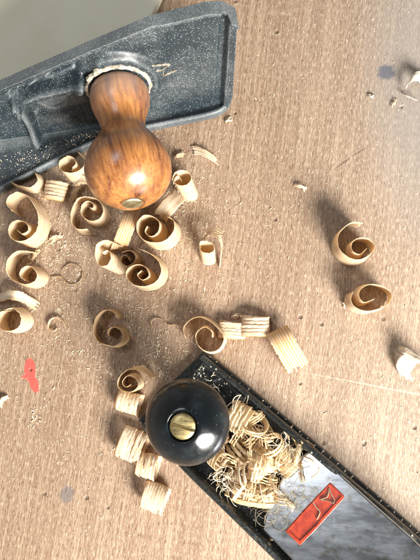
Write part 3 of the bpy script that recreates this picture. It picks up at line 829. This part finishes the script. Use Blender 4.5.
def strand(bm, pts, r, sides=4):
    rings = []
    for i, p in enumerate(pts):
        tg = (pts[min(i+1, len(pts)-1)] - pts[max(i-1, 0)]).normalized(); a = tg.cross(Vector((.3, .2, 1))).normalized(); b = tg.cross(a)
        rings.append([bm.verts.new(p + (a*math.cos(6.283*k/sides) + b*math.sin(6.283*k/sides)*.5) * r) for k in range(sides)])
    for a, b in zip(rings, rings[1:]):
        for k in range(sides): bm.faces.new((a[k], a[(k+1) % sides], b[(k+1) % sides], b[k]))
def tangle(name, m, centres, count, r0, r1, th, seed, label, zfun):
    rs = random.Random(seed); bm = bmesh.new()
    for _ in range(count):
        cx, cy, sp = rs.choice(centres); x = rs.gauss(cx, sp); y = rs.gauss(cy, sp)
        q = P(x, y, 12); u = (q - rightp[0]).dot(axis); w = -(q - rightp[0]).dot(side)
        if not (26 < u < 95 and 6.5 < w < width - 5): continue
        if (x - 331) * .66 + (y - 482) * .75 > -7 or (u > 66 and w < 17) or y > 522: continue
        z = zfun(u, w, rs); rad = rs.uniform(r0, r1); a0 = rs.uniform(0, 6.28); span = rs.uniform(1.0, 3.6)
        n1 = Vector((rs.gauss(0, 1), rs.gauss(0, 1), rs.gauss(0, 1.4))).normalized(); e1 = n1.orthogonal().normalized(); e2 = n1.cross(e1)
        c = Vector((q.x, q.y, z)); K = 14
        pts = [c + (e1*math.cos(a0 + span*i/K) + e2*math.sin(a0 + span*i/K)) * rad * (1 + .3*i/K) + n1*i*.12 for i in range(K + 1)]
        for p in pts: p.z = max(p.z, 4.8)
        strand(bm, pts, th * rs.uniform(.6, 1.4))
    o = finish(bm, name, m, smooth=180); o['kind'] = 'stuff'; o['label'] = label; o['category'] = 'wood fibres'
tangle('wood_fibres', M['dust'], [(228, 490, 9), (222, 478, 6), (255, 440, 16), (270, 480, 14), (240, 402, 4), (286, 440, 8)], 230, 1.5, 4.6, .14, 3,
       'fine pale wood fibres tangled through the heap in the black plane', lambda u, w, r: r.uniform(7, 17))
tangle('grey_fluff', M['fluff'], [(308, 484, 9), (297, 500, 12), (312, 468, 9), (298, 446, 8), (286, 520, 12)], 480, 1.0, 5.0, .09, 5,
       'grey brown woolly wood dust beside the polished metal plate', lambda u, w, r: max(r.uniform(7, 12), 10.5 + (u - 58)*.31 + r.uniform(.2, 3.5)))

# ------------------------------------------------------------------ sawdust on the bench and on the tools
rs = random.Random(77); bm = bmesh.new()
def flake(c, L, W, ang, up=Vector((0, 0, 1)), arch_=0.):
    d = Vector((math.cos(ang), math.sin(ang), 0)); s = up.cross(d).normalized(); d = s.cross(up).normalized()
    tl = rs.uniform(-.35, .35); t = .12
    ps = [c - d*L*.5 - s*W*rs.uniform(.15, .5), c + d*L*.5 - s*W*rs.uniform(.15, .5), c + d*L*.5*rs.uniform(.7, 1.1) + s*W*rs.uniform(.2, .5), c - d*L*.5*rs.uniform(.7, 1.1) + s*W*rs.uniform(.2, .5)]
    lo = [bm.verts.new(p + up*(.05 + max(0, tl*(1 if i in (1, 2) else -1))*L*.5)) for i, p in enumerate(ps)]
    hi = [bm.verts.new(v.co + up*(t + rs.uniform(0, .15))) for v in lo]
    bm.faces.new(hi); bm.faces.new(lo[::-1])
    for i in range(4): bm.faces.new((lo[i], lo[(i+1) % 4], hi[(i+1) % 4], hi[i]))
dens = [(95, 235, 50, 1.0), (60, 250, 36, .9), (130, 300, 46, .6), (165, 250, 40, .6), (110, 350, 40, .5), (170, 365, 22, .9), (160, 345, 18, .8),
        (30, 300, 40, .4), (230, 190, 55, .35), (75, 205, 22, 1.0), (45, 260, 20, .8), (150, 180, 60, .4), (120, 320, 30, .4), (190, 215, 26, .4), (60, 400, 50, .2), (300, 250, 70, .10)]
tot = sum(d[3]*d[2] for d in dens)
n = 0
while n < 10500:
    r = rs.random() * tot
    for cx, cy, sp, wt in dens:
        r -= sp*wt
        if r <= 0: break
    x, y = rs.gauss(cx, sp), rs.gauss(cy, sp)
    if rs.random() < .16: x, y = rs.uniform(-20, 440), rs.uniform(-20, 580)
    if x < -30 or x > 450 or y < -20 or y > 590: continue
    if y < 110 and x < 240: continue
    # clumping
    if noise.noise(Vector((x*.055, y*.055, 3))) < rs.uniform(-.45, .25): continue
    big = rs.random()
    L = .18 + .85 * big**5 + (.8 if big > .985 else 0); W = min(.38, max(.13, L * rs.uniform(.3, .8)))
    flake(P(x, y), L, W, rs.uniform(0, 6.28)); n += 1
# little piles near the plane toe
for cx, cy in ((168, 362), (160, 350), (35, 262), (60, 240), (108, 170), (190, 200), (34, 377+40)):
    for _ in range(22):
        flake(P(rs.gauss(cx, 4), rs.gauss(cy, 6), rs.uniform(0, .4)), rs.uniform(.5, 1.5), rs.uniform(.25, .6), rs.uniform(0, 6.28))
# on the toe plate of the black plane
for _ in range(230):
    u = rs.uniform(2.5, 27); w = rs.uniform(4.8, width - 5)
    if rs.random() < .5: u = abs(rs.gauss(8, 6)) + 2.5; w = abs(rs.gauss(12, 7)) + 4.8
    if w > width - 4 or u > 28: continue
    flake(l2(u, w, 7.4 + (1.0 if u > 25 else 0)), rs.uniform(.35, 1.2), rs.uniform(.2, .5), rs.uniform(0, 6.28))
for _ in range(60):
    u = rs.uniform(5, 95); i_ = int(u / 100 * (len(rightp)-1)); p = rightp[i_] - side*rs.uniform(.4, 1.4); flake(Vector((p.x, p.y, 4.2)), rs.uniform(.3, .8), .3, rs.uniform(0, 6.28))
# on the lying cheek of the grey plane
for _ in range(200):
    x = rs.uniform(0, 110); y0 = polyx([(p[0], p[1]) for p in outer], x); yy = rs.uniform(y0 - 34*(1 - x/140), y0 - 5)
    flake(P(x, yy, 3.6), rs.uniform(.25, .6), rs.uniform(.2, .4), rs.uniform(0, 6.28))
o = finish(bm, 'sawdust', M['dust'], origin=(0, 0, 0)); o['kind'] = 'stuff'; o['label'] = 'fine pale sawdust and flakes sprinkled over bench and tools'; o['category'] = 'sawdust'

for o in list(COL.objects):
    if '_o' in o: del o['_o']

# ------------------------------------------------------------------ light
def aim(o, frm, to): o.location = frm; o.rotation_euler = (Vector(to) - Vector(frm)).to_track_quat('-Z', 'Y').to_euler()
def area(name, frm, to, sx, sy, power, col):
    l = bpy.data.lights.new(name, 'AREA'); l.shape = 'ELLIPSE'; l.size = sx; l.size_y = sy; l.energy = power; l.color = col
    o = bpy.data.objects.new(name, l); COL.objects.link(o); aim(o, frm, to); return o
L1 = Vector((.48, -.66, .49)).normalized()
tgt = Vector((-.02, .03, 0))
area('window_light', tgt + L1 * .80, tgt, .42, .34, 25.0, (1, .95, .87))
area('added_fill', tgt + Vector((-.32, .23, .9)), tgt, .42, .22, 2.0, (.96, .98, 1))  # added fill lamp, placed where the polished lever cap mirrors it
w = bpy.data.worlds.new('World'); scene.world = w; w.use_nodes = True
nt = w.node_tree; bg = nt.nodes['Background']
tc = nt.nodes.new('ShaderNodeTexCoord'); sx = nt.nodes.new('ShaderNodeSeparateXYZ'); nt.links.new(tc.outputs['Generated'], sx.inputs[0])
mr = nt.nodes.new('ShaderNodeMapRange'); mr.interpolation_type = 'SMOOTHSTEP'; nt.links.new(sx.outputs[2], mr.inputs[0])
mr.inputs[1].default_value = -.1; mr.inputs[2].default_value = .8
mx = nt.nodes.new('ShaderNodeMix'); mx.data_type = 'RGBA'; nt.links.new(mr.outputs[0], mx.inputs[0])
mx.inputs[6].default_value = (1, .92, .80, 1); mx.inputs[7].default_value = (.24, .235, .23, 1)
nt.links.new(mx.outputs[2], bg.inputs[0]); bg.inputs[1].default_value = .68

scene.render.engine = 'CYCLES'
scene.view_settings.view_transform = 'Standard'; scene.view_settings.look = 'None'; scene.view_settings.exposure = 0; scene.view_settings.gamma = 1
